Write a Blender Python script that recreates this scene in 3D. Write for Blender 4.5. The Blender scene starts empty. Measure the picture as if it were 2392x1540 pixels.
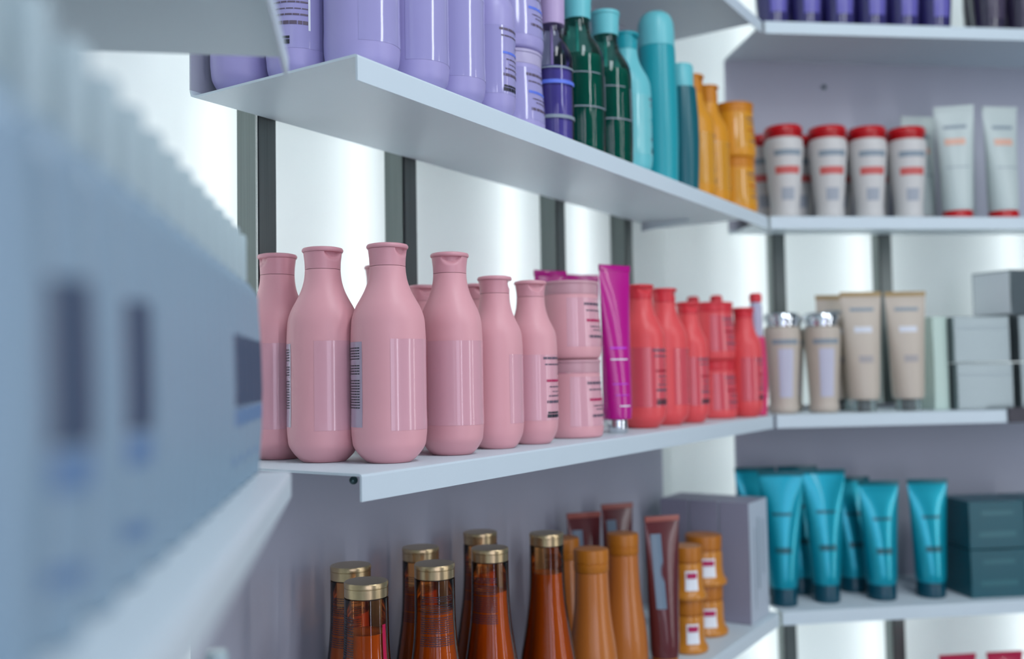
import bpy, bmesh, math, random
from mathutils import Matrix, Vector
random.seed(7)
sc = bpy.context.scene
col = sc.collection
ZC = 1.30                                   # eye height
# ------------------------------------------------------------------ camera
PITCH, ROLL, F = math.radians(2.65), math.radians(1.0), 2247.0
fw = Vector((0, math.cos(PITCH), math.sin(PITCH)))
u0 = Vector((0, -math.sin(PITCH), math.cos(PITCH))); r0 = Vector((1, 0, 0))
rt = r0*math.cos(ROLL) - u0*math.sin(ROLL); up = r0*math.sin(ROLL) + u0*math.cos(ROLL)
cam_d = bpy.data.cameras.new('camera'); cam = bpy.data.objects.new('camera', cam_d); col.objects.link(cam)
M = Matrix((rt, up, -fw)).transposed().to_4x4(); M.translation = Vector((0, 0, ZC)); cam.matrix_world = M
cam_d.sensor_width = 36; cam_d.lens = F/2392*36; cam_d.clip_start = .01; cam_d.clip_end = 50
cam_d.dof.use_dof = True; cam_d.dof.focus_distance = .875; cam_d.dof.aperture_fstop = 3.1
sc.camera = cam
# ------------------------------------------------------------------ layout
def Dv(deg):
    t = math.radians(deg); return Vector((math.sin(t), math.cos(t), 0))
T0, T1, T2 = -8.9, 33.0, 82.8
LEN, DEP, OFF = 1.025, .205, .236
class Bay:
    def __init__(s, o, t):
        s.o = Vector((o[0], o[1], 0)); s.t = t; s.d = Dv(t); s.n = Dv(t+90); s.q = -s.n
    def p(s, a, v, z=0): return s.o + s.d*a + s.q*v + Vector((0, 0, z))
B1 = Bay((-.12084, .76527), T1)
_e = B1.o + B1.d*LEN + Dv(T2)*.006
B2 = Bay((_e.x, _e.y), T2)
B0 = Bay((-.1393, .60332), T0)
BAY = {0: B0, 1: B1, 2: B2}
Z = {'T': .599, 'U': .261, 'M': -.077, 'L': -.405, 'B': -.743, 'X': -1.081, 'b0a': .206, 'b0b': -.058, 'b0c': -.283, 'b0d': -.56}
Z = {k: v+ZC for k, v in Z.items()}
# ------------------------------------------------------------------ materials
def lin(c):
    return tuple((x/255/12.92 if x/255 <= .04045 else ((x/255+.055)/1.055)**2.4) for x in c)
MATS = {}
def mat(name, rgb, rough=.45, metal=0, trans=0, ior=1.45, coat=0, bump=0, bscale=900, spec=.5, alpha=1, sss=0, var=0):
    if name in MATS: return MATS[name]
    m = bpy.data.materials.new(name); m.use_nodes = True
    nt = m.node_tree; b = nt.nodes['Principled BSDF']
    c = (*lin(rgb), 1)
    b.inputs['Base Color'].default_value = c
    b.inputs['Roughness'].default_value = rough; b.inputs['Metallic'].default_value = metal
    b.inputs['Transmission Weight'].default_value = trans; b.inputs['IOR'].default_value = ior
    b.inputs['Coat Weight'].default_value = coat; b.inputs['Coat Roughness'].default_value = .06
    b.inputs['Specular IOR Level'].default_value = spec; b.inputs['Alpha'].default_value = alpha
    if sss:
        b.inputs['Subsurface Weight'].default_value = sss; b.inputs['Subsurface Radius'].default_value = (.01, .004, .004); b.inputs['Subsurface Scale'].default_value = 1
    tc = nt.nodes.new('ShaderNodeTexCoord')
    if bump:
        n = nt.nodes.new('ShaderNodeTexNoise'); n.inputs['Scale'].default_value = bscale; n.inputs['Detail'].default_value = 2
        bm_ = nt.nodes.new('ShaderNodeBump'); bm_.inputs['Strength'].default_value = bump; bm_.inputs['Distance'].default_value = .001
        nt.links.new(tc.outputs['Object'], n.inputs['Vector']); nt.links.new(n.outputs['Fac'], bm_.inputs['Height']); nt.links.new(bm_.outputs['Normal'], b.inputs['Normal'])
    if var:
        n = nt.nodes.new('ShaderNodeTexNoise'); n.inputs['Scale'].default_value = 14; n.inputs['Detail'].default_value = 3
        mx = nt.nodes.new('ShaderNodeMixRGB'); mx.inputs[1].default_value = tuple(x*(1-var) for x in c[:3])+(1,); mx.inputs[2].default_value = tuple(min(1, x*(1+var)) for x in c[:3])+(1,)
        nt.links.new(tc.outputs['Object'], n.inputs['Vector']); nt.links.new(n.outputs['Fac'], mx.inputs[0]); nt.links.new(mx.outputs[0], b.inputs['Base Color'])
    MATS[name] = m; return m
white_steel = mat('white powder coated steel', (208, 222, 230), .42, bump=.12, bscale=1400, var=.02)
plate_steel = mat('grey lilac back plate', (182, 185, 199), .5, bump=.08, bscale=1400, var=.02)
zinc = mat('dark zinc screw', (70, 90, 92), .3, metal=.9)
def brushed(name, rgb, rough):
    m = mat(name, rgb, rough, metal=.55)
    nt = m.node_tree; b = nt.nodes['Principled BSDF']
    tc = nt.nodes.new('ShaderNodeTexCoord'); mp = nt.nodes.new('ShaderNodeMapping'); mp.inputs['Scale'].default_value = (420, 420, 5)
    n = nt.nodes.new('ShaderNodeTexNoise'); n.inputs['Scale'].default_value = 1; n.inputs['Detail'].default_value = 3
    mx = nt.nodes.new('ShaderNodeMixRGB'); c = lin(rgb); mx.inputs[1].default_value = tuple(x*.72 for x in c)+(1,); mx.inputs[2].default_value = tuple(x*1.2 for x in c)+(1,)
    nt.links.new(tc.outputs['Object'], mp.inputs['Vector']); nt.links.new(mp.outputs['Vector'], n.inputs['Vector'])
    nt.links.new(n.outputs['Fac'], mx.inputs[0]); nt.links.new(mx.outputs[0], b.inputs['Base Color'])
    return m
post_steel = brushed('brushed post steel', (112, 120, 118), .38)
def frosted():
    m = bpy.data.materials.new('frosted acrylic'); m.use_nodes = True; nt = m.node_tree
    for n in list(nt.nodes): nt.nodes.remove(n)
    o = nt.nodes.new('ShaderNodeOutputMaterial'); t = nt.nodes.new('ShaderNodeBsdfTranslucent'); d = nt.nodes.new('ShaderNodeBsdfDiffuse')
    mx = nt.nodes.new('ShaderNodeMixShader'); mx.inputs[0].default_value = .42
    t.inputs[0].default_value = (.93, .97, .97, 1); d.inputs[0].default_value = (.86, .9, .9, 1)
    nt.links.new(t.outputs[0], mx.inputs[1]); nt.links.new(d.outputs[0], mx.inputs[2]); nt.links.new(mx.outputs[0], o.inputs[0])
    return m
acrylic = frosted()
def emis(name, rgb, s):
    m = bpy.data.materials.new(name); m.use_nodes = True; nt = m.node_tree
    for n in list(nt.nodes): nt.nodes.remove(n)
    o = nt.nodes.new('ShaderNodeOutputMaterial'); e = nt.nodes.new('ShaderNodeEmission')
    e.inputs[0].default_value = (*rgb, 1); e.inputs[1].default_value = s; nt.links.new(e.outputs[0], o.inputs[0]); return m
TUBE_STRENGTH = 6.8
tube_glow = emis('tube glow', (.93, .98, 1.0), TUBE_STRENGTH)
housing = mat('housing white', (235, 240, 240), .7)
PINK = (228, 166, 174); LILAC = (164, 157, 208)
M_ = lambda n, c, r=.42, **k: mat(n, c, r, **k)
pink = M_('pink satin plastic', PINK, .4, spec=.45); pink_cap = M_('pink cap plastic', (218, 156, 166), .36)
pink_film = M_('clear label film on pink', (222, 166, 178), .17, coat=.35)
lilac = M_('lilac satin plastic', LILAC, .36); lilac_cap = M_('lilac cap plastic', (186, 164, 204), .34)
lilac_film = M_('clear label film on lilac', (162, 157, 206), .14, coat=.5)
coral = M_('coral plastic', (234, 84, 88), .36); coral_cap = M_('coral cap', (220, 54, 66), .36); coral_film = M_('coral label film', (216, 84, 96), .2, coat=.4)
yellow = M_('amber yellow plastic', (222, 150, 34), .35); yellow_cap = M_('dark yellow cap', (206, 128, 16), .38); yellow_film = M_('yellow label film', (214, 150, 44), .22, coat=.3)
teal = M_('teal plastic', (34, 158, 170), .3); teal_lt = M_('pale teal plastic', (108, 196, 204), .32); teal_dk = M_('dark teal', (6, 96, 108), .3)
ink = M_('black ink', (44, 46, 58), .4); ink_soft = M_('grey ink', (96, 84, 102), .4); ink_mag = M_('magenta ink', (186, 30, 92), .4); ink_blue = M_('blue ink', (96, 122, 226), .4)
ink_white = M_('white ink', (240, 244, 250), .2); ink_red = M_('red ink', (206, 96, 92), .4); ink_pale = M_('pale grey ink', (138, 152, 164), .4)
def clear(name, rgb, gloss=.06):
    m = bpy.data.materials.new(name); m.use_nodes = True; nt = m.node_tree
    for n in list(nt.nodes): nt.nodes.remove(n)
    o = nt.nodes.new('ShaderNodeOutputMaterial'); t = nt.nodes.new('ShaderNodeBsdfTransparent'); g = nt.nodes.new('ShaderNodeBsdfGlossy')
    f = nt.nodes.new('ShaderNodeFresnel'); f.inputs[0].default_value = 1.42; mx = nt.nodes.new('ShaderNodeMixShader')
    t.inputs[0].default_value = (*lin(rgb), 1); g.inputs['Roughness'].default_value = gloss; g.inputs['Color'].default_value = (.95, .95, .95, 1)
    nt.links.new(f.outputs[0], mx.inputs[0]); nt.links.new(t.outputs[0], mx.inputs[1]); nt.links.new(g.outputs[0], mx.inputs[2]); nt.links.new(mx.outputs[0], o.inputs[0])
    return m
chrome = M_('chrome', (215, 220, 225), .12, metal=1.0); black = M_('black plastic', (24, 28, 34), .3)
magenta = M_('magenta foil', (190, 10, 140), .25, coat=.4); magenta_hl = M_('violet foil stripe', (196, 60, 206), .3)
green_glass = clear('green clear plastic', (150, 216, 200))
green_liq = mat('green liquid', (0, 132, 126), .1, trans=.12, ior=1.1)
violet_glass = clear('clear violet plastic', (222, 222, 238))
violet_liq = mat('violet liquid', (132, 120, 208), .12, trans=.1, ior=1.1)
amber = clear('amber clear plastic', (250, 212, 166))
amber_liq = mat('amber oil', (248, 152, 58), .08, trans=.4, ior=1.15)
gold = M_('champagne metal', (196, 174, 136), .3, metal=.9); tan = M_('tan plastic', (190, 112, 48), .28, coat=.3); tan_lid = M_('tan lid', (186, 112, 30), .35)
brown = M_('brown foil', (96, 40, 44), .25, coat=.4); brown_lt = M_('rose brown', (160, 92, 84), .3)
orange = M_('gold orange jar plastic', (206, 132, 42), .3, coat=.3)
pearl = M_('pearl white plastic', (208, 206, 204), .35); red = M_('red plastic', (190, 14, 26), .3); red_lt = M_('pale red lid top', (226, 150, 146), .4)
beige = M_('beige plastic', (200, 188, 174), .35); beige_dk = M_('gold beige', (176, 148, 100), .35)
grey_box = M_('grey carton', (148, 147, 166), .55); white_box = M_('white carton', (190, 200, 212), .5)
silver_box = M_('silver foil carton', (126, 138, 142), .3, metal=.6); pale_green = M_('pale green carton', (196, 218, 208), .45)
crimson = M_('crimson foil', (184, 20, 70), .3, coat=.3)
purple_dk = mat('deep violet plastic', (50, 46, 104), .22, coat=.5); plum_dk = mat('blackish plum plastic', (48, 42, 66), .22, coat=.5)
frost = mat('frosted white bottle', (132, 156, 174), .25); frost_lbl = M_('navy grey label', (62, 78, 102), .4); blue_band = M_('blue band', (98, 128, 164), .4)
cap_pale = mat('pale green clear cap', (186, 206, 212), .12, trans=.2, ior=1.3)
# ------------------------------------------------------------------ mesh helpers
def link(name, bm, m, parent=None, smooth=True, sharp=None):
    bmesh.ops.recalc_face_normals(bm, faces=bm.faces)
    me = bpy.data.meshes.new(name); bm.to_mesh(me); bm.free()
    if smooth:
        me.polygons.foreach_set('use_smooth', [True]*len(me.polygons))
        try: me.set_sharp_from_angle(angle=math.radians(sharp or 38))
        except Exception: pass
    me.materials.append(m)
    o = bpy.data.objects.new(name, me); col.objects.link(o)
    if parent: o.parent = parent
    return o
def tag(o, label, cat, group=None):
    o['label'] = label; o['category'] = cat
    if group: o['group'] = group
    return o
def thing(name, label=None, cat=None, group=None):
    o = bpy.data.objects.new(name, None); o.empty_display_size = .02; col.objects.link(o)
    if label: tag(o, label, cat, group)
    return o
def dup(o, parent=None):
    c = o.copy(); col.objects.link(c)
    if parent: c.parent = parent
    for ch in list(o.children): dup(ch, c)
    return c
def pts_interp(prof, z):
    for i in range(len(prof)-1):
        (r1, z1), (r2, z2) = prof[i], prof[i+1]
        if z1 <= z <= z2 and z2 > z1: return r1+(r2-r1)*(z-z1)/(z2-z1)
    return prof[-1][0] if z > prof[-1][1] else prof[0][0]
def smooth_prof(pr, n=6):
    """smooth curve through (r,z) points, chord-length tangents so it never overshoots"""
    P = [Vector(p) for p in pr]; L = [max(1e-9, (b-a).length) for a, b in zip(P, P[1:])]
    T = []
    for i in range(len(P)):
        if i == 0: T.append((P[1]-P[0])/L[0])
        elif i == len(P)-1: T.append((P[-1]-P[-2])/L[-1])
        else:
            a, b = (P[i]-P[i-1])/L[i-1], (P[i+1]-P[i])/L[i]
            T.append((a*L[i]+b*L[i-1])/(L[i]+L[i-1]))
    out = []
    for i in range(len(P)-1):
        for k in range(n):
            t = k/n; h = L[i]
            q = P[i]*(2*t**3-3*t*t+1)+T[i]*h*(t**3-2*t*t+t)+P[i+1]*(3*t*t-2*t**3)+T[i+1]*h*(t**3-t*t)
            z0, z1 = min(P[i].y, P[i+1].y), max(P[i].y, P[i+1].y)
            out.append((max(0, q.x), min(z1, max(z0, q.y))))
    out.append(tuple(pr[-1])); return out
def ell(r, e):      # x squeeze, grows with radius
    if e is None: return 1.0
    r0, r1, k = e
    t = min(1, max(0, (r-r0)/(r1-r0))); return 1+(k-1)*t
def lathe(bm, prof, seg=48, e=None, cap0=True, cap1=True, disp=None, cx=0, cy=0, z0=0):
    rings = []
    for r, z in prof:
        ring = []
        for i in range(seg):
            a = 2*math.pi*i/seg; rr = r+(disp(a, z) if disp else 0)
            ring.append(bm.verts.new((cx+rr*ell(r, e)*math.sin(a), cy+rr*math.cos(a), z0+z)))
        rings.append(ring)
    for a, b in zip(rings, rings[1:]):
        for i in range(seg): bm.faces.new((a[i], a[(i+1) % seg], b[(i+1) % seg], b[i]))
    if cap0: bm.faces.new(rings[0])
    if cap1: bm.faces.new(rings[-1])
    return rings
def patch(bm, prof, z0, z1, a0, a1, off=.0002, e=None, na=None, nz=None):
    na = na or max(2, int(abs(a1-a0)/5)); nz = nz or max(1, int((z1-z0)/.006))
    g = []
    for j in range(nz+1):
        z = z0+(z1-z0)*j/nz; r = pts_interp(prof, z); row = []
        for i in range(na+1):
            a = math.radians(a0+(a1-a0)*i/na)
            row.append(bm.verts.new(((r*ell(r, e)+off)*math.sin(a), (r+off)*math.cos(a), z)))
        g.append(row)
    for j in range(nz):
        for i in range(na): bm.faces.new((g[j][i], g[j][i+1], g[j+1][i+1], g[j+1][i]))
def text_lines(bm, prof, lines, a0, a1, e=None, off=.0005, seed=1, word=5, gap=1.6):
    """rows of small word-like dashes wrapped on the body; lines = [(z, height, fill)]"""
    rnd = random.Random(seed)
    for z, h, fill in lines:
        a = a0; end = a0+(a1-a0)*fill
        while a < end:
            w = min(end-a, word*(.5+rnd.random()))
            if w > .8: patch(bm, prof, z, z+h, a, a+w, off, e, na=max(1, int(w/4)), nz=1)
            a += w+gap*(.6+.5*rnd.random())
def box(bm, x0, x1, y0, y1, z0, z1, bev=0):
    vs = [bm.verts.new((x, y, z)) for z in (z0, z1) for y in (y0, y1) for x in (x0, x1)]
    fs = [(0, 1, 3, 2), (4, 5, 7, 6), (0, 1, 5, 4), (2, 3, 7, 6), (0, 2, 6, 4), (1, 3, 7, 5)]
    faces = [bm.faces.new([vs[i] for i in f]) for f in fs]
    if bev:
        es = list({e for f in faces for e in f.edges})
        bmesh.ops.bevel(bm, geom=es, offset=bev, segments=3, profile=.5, affect='EDGES')
def NB(): return bmesh.new()
# ------------------------------------------------------------------ kinds of product
E_BIG = (.0175, .0335, .87); E_SM = (.0165, .028, .92)
P_BIG = smooth_prof([(.0196, 0), (.0225, .0022), (.0285, .0085), (.0322, .0145), (.0335, .022), (.0338, .05), (.0338, .09), (.0336, .118), (.0324, .130), (.0290, .1395), (.0248, .147), (.0205, .1555), (.0178, .1635), (.0166, .171), (.0163, .1757)])
P_SM = smooth_prof([(.018, 0), (.0206, .002), (.0248, .008), (.0278, .015), (.0287, .022), (.029, .05), (.029, .09), (.0288, .111), (.0277, .1205), (.0250, .1275), (.0216, .134), (.0182, .1425), (.016, .1525), (.0155, .161)])
def flip_cap(parent, zs, r, H, mcap):
    """flip-top cap standing on seam height zs, thumb scoop towards +X side of front"""
    bm = NB(); top = H-.0052
    pr = [(r, zs+.0004), (r+.0001, zs+.004), (r+.0003, zs+(top-zs)*.5), (r+.0012, top-.001), (r+.0014, top)]
    pr2 = []
    for a, b in zip(pr, pr[1:]):
        for k in range(4): pr2.append((a[0]+(b[0]-a[0])*k/4, a[1]+(b[1]-a[1])*k/4))
    pr2.append(pr[-1])
    def disp(a, z):
        da = (math.degrees(a)-30+180) % 360-180
        t = (z-(top-.0085))/.0085
        if t <= 0 or abs(da) > 34: return 0
        lim = math.sqrt(max(0, 1-(da/34)**2))
        return -.0035*max(0, min(1, (t-(1-lim))*2.2))
    lathe(bm, pr2, 72, disp=disp)
    c = link('cap', bm, mcap, parent)
    bm = NB(); R = r+.0026
    lathe(bm, [(R-.0022, top), (R-.0006, top+.0003), (R, top+.0012), (R+.0001, top+.0026), (R-.0008, top+.004), (R-.004, H-.0004), (.004, H)], 56)
    link('cap_lid', bm, mcap, c)
    return c
def flip_bottle(name, big, mb, mc, mf, front=True, back=True, accent=None, bracket=None, H=None):
    t = thing(name)
    prof, e, zs, r = (P_BIG, E_BIG, .1757, .0163) if big else (P_SM, E_SM, .161, .0155)
    H = H or (.197 if big else .180)
    bm = NB(); lathe(bm, prof, 64, e); link('body', bm, mb, t)
    flip_cap(t, zs, r, H, mc)
    z0, z1 = (.029, .1095) if big else (.026, .097)
    bm = NB(); patch(bm, prof, z0, z1, -86, 86, .00018, e); f = link('label', bm, mf, t)
    S = z1-z0
    if front:
        bm = NB(); S = z1-z0
        lines = [(z0+S*.93, S*.035, 1), (z0+S*.84, S*.022, .95), (z0+S*.7, S*.015, .4), (z0+S*.5, S*.018, .8), (z0+S*.43, S*.012, .7), (z0+S*.36, S*.02, .85), (z0+S*.26, S*.04, .9)]
        text_lines(bm, prof, lines, -46, 34, e, seed=3, word=9)
        link('label_text', bm, ink_soft, f)
        bm = NB(); text_lines(bm, prof, [(z0+S*.585, S*.035, .9)], -42, 34, e, seed=5, word=22, gap=.8); link('label_name', bm, accent or ink_mag, f)
        bm = NB(); patch(bm, prof, z0+S*.2, z0+S*.62, -50, -46.5, .0004, e, na=1); link('label_bracket', bm, bracket or ink_soft, f)
        bm = NB(); text_lines(bm, prof, [(z0+S*.04, S*.05, 1), (z0+S*.10, S*.03, 1)], -16, 26, e, seed=8, word=14, gap=1); link('label_mark', bm, ink, f)
    # back label with small print
    if not back: return t
    bm = NB(); patch(bm, prof, z0+.003, z1-.002, 132, 228, .0002, e); g = link('back_label', bm, mf2[mb.name] if mb.name in mf2 else mf, t)
    bm = NB(); ls = []; z = z1-.008
    for n in (5, 4, 11):
        for k in range(n): ls.append((z, .0010, .93)); z -= .0024
        z -= .0036
    text_lines(bm, prof, ls, 137, 225, e, seed=11, word=5, gap=1.0); link('small_print', bm, ink, g)
    bm = NB(); lathe(bm, [(.0186 if big else .017, -.0), (.0186 if big else .017, .0006)], 40); link('foot_ring', bm, ink_soft, t)
    return t
mf2 = {'pink satin plastic': M_('grey lilac back label', (178, 160, 182), .2, coat=.4), 'lilac satin plastic': M_('lilac back label', (168, 166, 206), .2, coat=.4)}
P_JAR = [(.0325, 0), (.0345, .0012), (.0362, .006), (.0368, .014), (.0366, .024), (.0360, .034), (.0348, .05), (.0338, .066), (.0335, .0765)]
def jar(name, mb, mc, mf, accent, sc_=1.0, H=.093):
    t = thing(name); pr = smooth_prof(P_JAR, 4)
    bm = NB(); lathe(bm, pr, 56); link('body', bm, mb, t)
    bm = NB(); lathe(bm, [(.0333, .0768), (.0336, .078), (.0336, .0885), (.0346, .0892), (.0347, .0915), (.034, H-.0006), (.030, H)], 56); link('lid', bm, mc, t)
    bm = NB(); patch(bm, pr, .014, .072, -70, 70, .0002); f = link('label', bm, mf, t)
    bm = NB(); text_lines(bm, pr, [(.063, .003, .95), (.056, .0016, .9), (.043-.006, .0013, .8), (.033, .0013, .7), (.0245, .003, .85)], -38, 38, seed=4, word=9); link('label_text', bm, ink_soft, f)
    bm = NB(); text_lines(bm, pr, [(.0435, .003, .9)], -36, 38, seed=6, word=20, gap=.8); link('label_name', bm, accent, f)
    bm = NB(); patch(bm, pr, .021, .052, -46, -41, .0004, na=1); link('label_bracket', bm, ink_white, f)
    return t
def tube(name, mb, mc, H=.212, wt=.034, r=.022, capr=.0215, caph=.017, deco=None, crimp=None, thick=.0022, clear_ring=None):
    """squeeze tube standing on its cap: round at the cap, flat crimp on top"""
    t = thing(name); bm = NB(); seg = 48; rings = []; z0 = caph+.0006
    n = 22
    for j in range(n+1):
        f = j/n; z = z0+(H-z0)*f
        g = min(1, f/.93); hx = r+(wt-r)*g**1.15; hy = r*(1-g**1.6)*.92+thick*.5*(g**1.6)+r*.08*(1-g)
        if j == 0: hx *= .94; hy *= .94
        ring = []
        for i in range(seg):
            a = 2*math.pi*i/seg
            ring.append(bm.verts.new((hx*math.sin(a), hy*math.cos(a), z)))
        rings.append(ring)
    for a, b in zip(rings, rings[1:]):
        for i in range(seg): bm.faces.new((a[i], a[(i+1) % seg], b[(i+1) % seg], b[i]))
    bm.faces.new(rings[0]); bm.faces.new(rings[-1])
    body = link('body', bm, mb, t)
    bm = NB(); box(bm, -wt*1.01, wt*1.01, -thick*.75, thick*.75, H-.0075, H+.0004, .0004); link('crimp', bm, crimp or mb, t)
    bm = NB(); lathe(bm, [(capr*.96, 0), (capr, .001), (capr, caph-.001), (capr*.97, caph)], 40); c = link('cap', bm, mc, t)
    if clear_ring:
        bm = NB(); lathe(bm, [(capr*.42, -.0), (capr*.42, caph*.98)], 20); link('cap_core', bm, clear_ring, c)
    def ws(z, x0, x1, h, m, nm, par):
        f = (z-z0)/(H-z0); bmx = NB(); g_ = []
        for zz in (z, z+h):
            g = min(1, ((zz-z0)/(H-z0))/.93); hx = r+(wt-r)*g**1.15; hy = r*(1-g**1.6)*.92+thick*.5*(g**1.6)+r*.08*(1-g); row = []
            for i in range(9):
                x = (x0+(x1-x0)*i/8)*hx; row.append(bmx.verts.new((x, hy*math.sqrt(max(0, 1-(x/hx)**2))+.0007, zz)))
            g_.append(row)
        for i in range(8): bmx.faces.new((g_[0][i], g_[0][i+1], g_[1][i+1], g_[1][i]))
        return link(nm, bmx, m, par)
    for (zf, x0, x1, h, m, nm) in (deco or []): ws(z0+(H-z0)*zf, x0, x1, h, m, nm, body)
    return t
def tapered(name, mb, mc, ml, deco, H=.168, rt_=.034, rb=.0235, caph=.022):
    t = thing(name); zc = H-caph
    pr = smooth_prof([(rb*.9, 0), (rb, .002), (rb*1.03, .02), (rb+(rt_-rb)*.45, zc*.45), (rb+(rt_-rb)*.82, zc*.75), (rt_*.985, zc*.92), (rt_*.93, zc-.002), (rt_*.84, zc)], 5)
    bm = NB(); lathe(bm, pr, 48); b = link('body', bm, mb, t)
    bm = NB(); lathe(bm, [(rt_*.82, zc+.0004), (rt_*.86, zc+.001), (rt_*.86, zc+caph*.35), (rt_*.98, zc+caph*.4), (rt_*.97, H-.004), (rt_*.9, H-.001)], 48); c = link('cap', bm, mc, t)
    bm = NB(); lathe(bm, [(rt_*.9, H-.001), (rt_*.7, H)], 48); link('cap_top', bm, ml, c)
    for (z0, z1, a0, a1, m, nm) in deco:
        bm = NB(); patch(bm, pr, z0, z1, a0, a1, .0004); link(nm, bm, m, b)
    return t
P_CLR = smooth_prof([(.027, 0), (.0305, .002), (.0325, .008), (.033, .02), (.033, .11), (.0325, .124), (.030, .134), (.0245, .145), (.0195, .153), (.017, .161), (.016, .169), (.016, .18)], 5)
def clear_bottle(name, mg, ml, mc, scale=1.0, H=.206, top=None, fill=.120, cap_r=.0185, cap_h=.03, deco=()):
    t = thing(name); S = H/.206
    pr = [(r*scale, z*S) for r, z in P_CLR]
    bm = NB(); lathe(bm, pr, 48); b = link('body', bm, mg, t)
    bm = NB(); lq = [(max(.002, r-.0022), max(.003, z)) for r, z in pr if z < fill]; lathe(bm, lq, 40); link('liquid', bm, ml, b)
    zc = .18*S
    H = top or H
    bm = NB(); lathe(bm, [(cap_r*.93, zc-.006), (cap_r*.96, zc+.004), (cap_r, H-.006), (cap_r*1.06, H-.005), (cap_r*1.06, H-.001), (cap_r*.9, H)], 40); link('cap', bm, mc, t)
    bm = NB(); lathe(bm, [(.0018, .01), (.0018, zc)], 10); link('dip_tube', bm, mc, t)
    for (z0, z1, a0, a1, m, nm) in deco:
        bm = NB(); patch(bm, pr, z0, z1, a0, a1, .0004); link(nm, bm, m, b)
    return t
P_AMB = smooth_prof([(.030, 0), (.0335, .002), (.035, .01), (.035, .04), (.0338, .06), (.0312, .078), (.0284, .094), (.025, .117), (.0222, .138), (.0208, .158), (.0203, .18), (.0202, .2025)], 5)
def amber_bottle():
    t = thing('amber_bottle')
    bm = NB(); lathe(bm, P_AMB, 56); b = link('body', bm, amber, t)
    bm = NB(); lathe(bm, [(max(.001, r-.0028), max(.004, z)) for r, z in P_AMB if z < .172], 48); link('oil', bm, amber_liq, b)
    bm = NB(); lathe(bm, [(.0185, .2026), (.0185, .2032)], 48); link('cap_gasket', bm, black, t)
    bm = NB(); lathe(bm, [(.0196, .2034), (.0200, .2038), (.0201, .2118)], 56, cap1=False); c = link('cap', bm, gold, t)
    bm = NB(); lathe(bm, [(.0199, .2118), (.0196, .2121), (.0196, .2124), (.0202, .2127), (.0203, .2158), (.0196, .217), (.012, .2174)], 56); link('cap_lid', bm, gold, c)
    bm = NB(); ls = []; z = .187
    for n in (3, 5, 8, 5):
        for k in range(n): ls.append((z, .0008, .95)); z -= .0021
        z -= .0016
    text_lines(bm, P_AMB, ls, 156, 256, off=.0003, seed=21, word=7, gap=1.2); link('small_print', bm, ink, b)
    bm = NB(); patch(bm, P_AMB, .02, .180, 66, 78, .0003); link('label_edge', bm, crimson, b)
    return t
def tan_bottle():
    t = thing('tan_bottle'); pr = smooth_prof([(.026, 0), (.0295, .002), (.0308, .012), (.0308, .04), (.029, .062), (.0258, .085), (.0232, .105), (.0216, .13), (.0208, .158)], 5)
    bm = NB(); lathe(bm, pr, 48); b = link('body', bm, tan, t)
    bm = NB(); lathe(bm, [(.0212, .1584), (.0216, .159), (.0216, .168), (.0209, .1686), (.0209, .1696), (.0218, .1702), (.0219, .182), (.021, .1855), (.018, .186)], 48); link('lid', bm, tan_lid, t)
    return t
def gold_jar(k=1.0):
    t = thing('orange_jar')
    pr = smooth_prof([(.0285*k, 0), (.0305*k, .001), (.031*k, .006), (.0275*k, .012), (.0258*k, .022), (.0252*k, .046), (.0245*k, .052)], 4)
    bm = NB(); lathe(bm, pr, 44); b = link('body', bm, orange, t)
    bm = NB(); lathe(bm, [(.0225*k, .0523), (.0225*k, .054), (.0248*k, .0544), (.0252*k, .072), (.0245*k, .0748), (.022*k, .075)], 44); link('lid', bm, tan_lid, t)
    bm = NB(); patch(bm, pr, .014, .042, 10, 55, .0004); l = link('label', bm, ink_white, b)
    bm = NB(); patch(bm, pr, .031, .039, 14, 50, .0007); link('label_band', bm, ink_mag, l)
    return t
def aerosol():
    t = thing('aerosol_can')
    bm = NB(); lathe(bm, smooth_prof([(.025, 0), (.0268, .0015), (.027, .006), (.027, .19), (.0266, .2)], 3), 48); b = link('can', bm, teal, t)
    bm = NB(); lathe(bm, smooth_prof([(.0262, .2006), (.0262, .222), (.025, .236), (.021, .246), (.013, .252), (.003, .2535)], 5), 48); link('dome_cap', bm, teal_lt, t)
    return t
def vial():
    t = thing('slim_serum_bottle')
    bm = NB(); lathe(bm, smooth_prof([(.0115, 0), (.0135, .0015), (.014, .006), (.014, .125), (.0135, .132)], 4), 36); link('body', bm, M_('hot pink plastic', (222, 46, 110), .3), t)
    bm = NB(); lathe(bm, [(.0105, .1325), (.0105, .182), (.0085, .19)], 32); link('clear_sleeve', bm, mat('lavender clear sleeve', (206, 204, 232), .2, trans=.3), t)
    bm = NB(); lathe(bm, [(.0088, .1902), (.0105, .192), (.0105, .203), (.008, .206)], 32); link('cap', bm, coral_cap, t)
    return t
def mini_spray(dark):
    t = thing('spray_bottle')
    pr = smooth_prof([(.0108, 0), (.0122, .001), (.0125, .004), (.0125, .100), (.0118, .108), (.008, .1135), (.0062, .116)], 4)
    bm = NB(); lathe(bm, pr, 32); b = link('body', bm, frost, t)
    bm = NB(); lathe(bm, [(.0056, .1163), (.0058, .118), (.0056, .143), (.0048, .145)], 28); link('cap', bm, cap_pale, t)
    bm = NB(); patch(bm, pr, .044, .080, -78, 78, .0003); l = link('label', bm, frost_lbl, b)
    bm = NB(); patch(bm, pr, .034, .0425, -78, 78, .0003); link('label_band', bm, blue_band, b)
    bm = NB(); patch(bm, pr, .014, .018, -55, 50, .0003); link('label_text', bm, blue_band, b)
    return t
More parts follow.
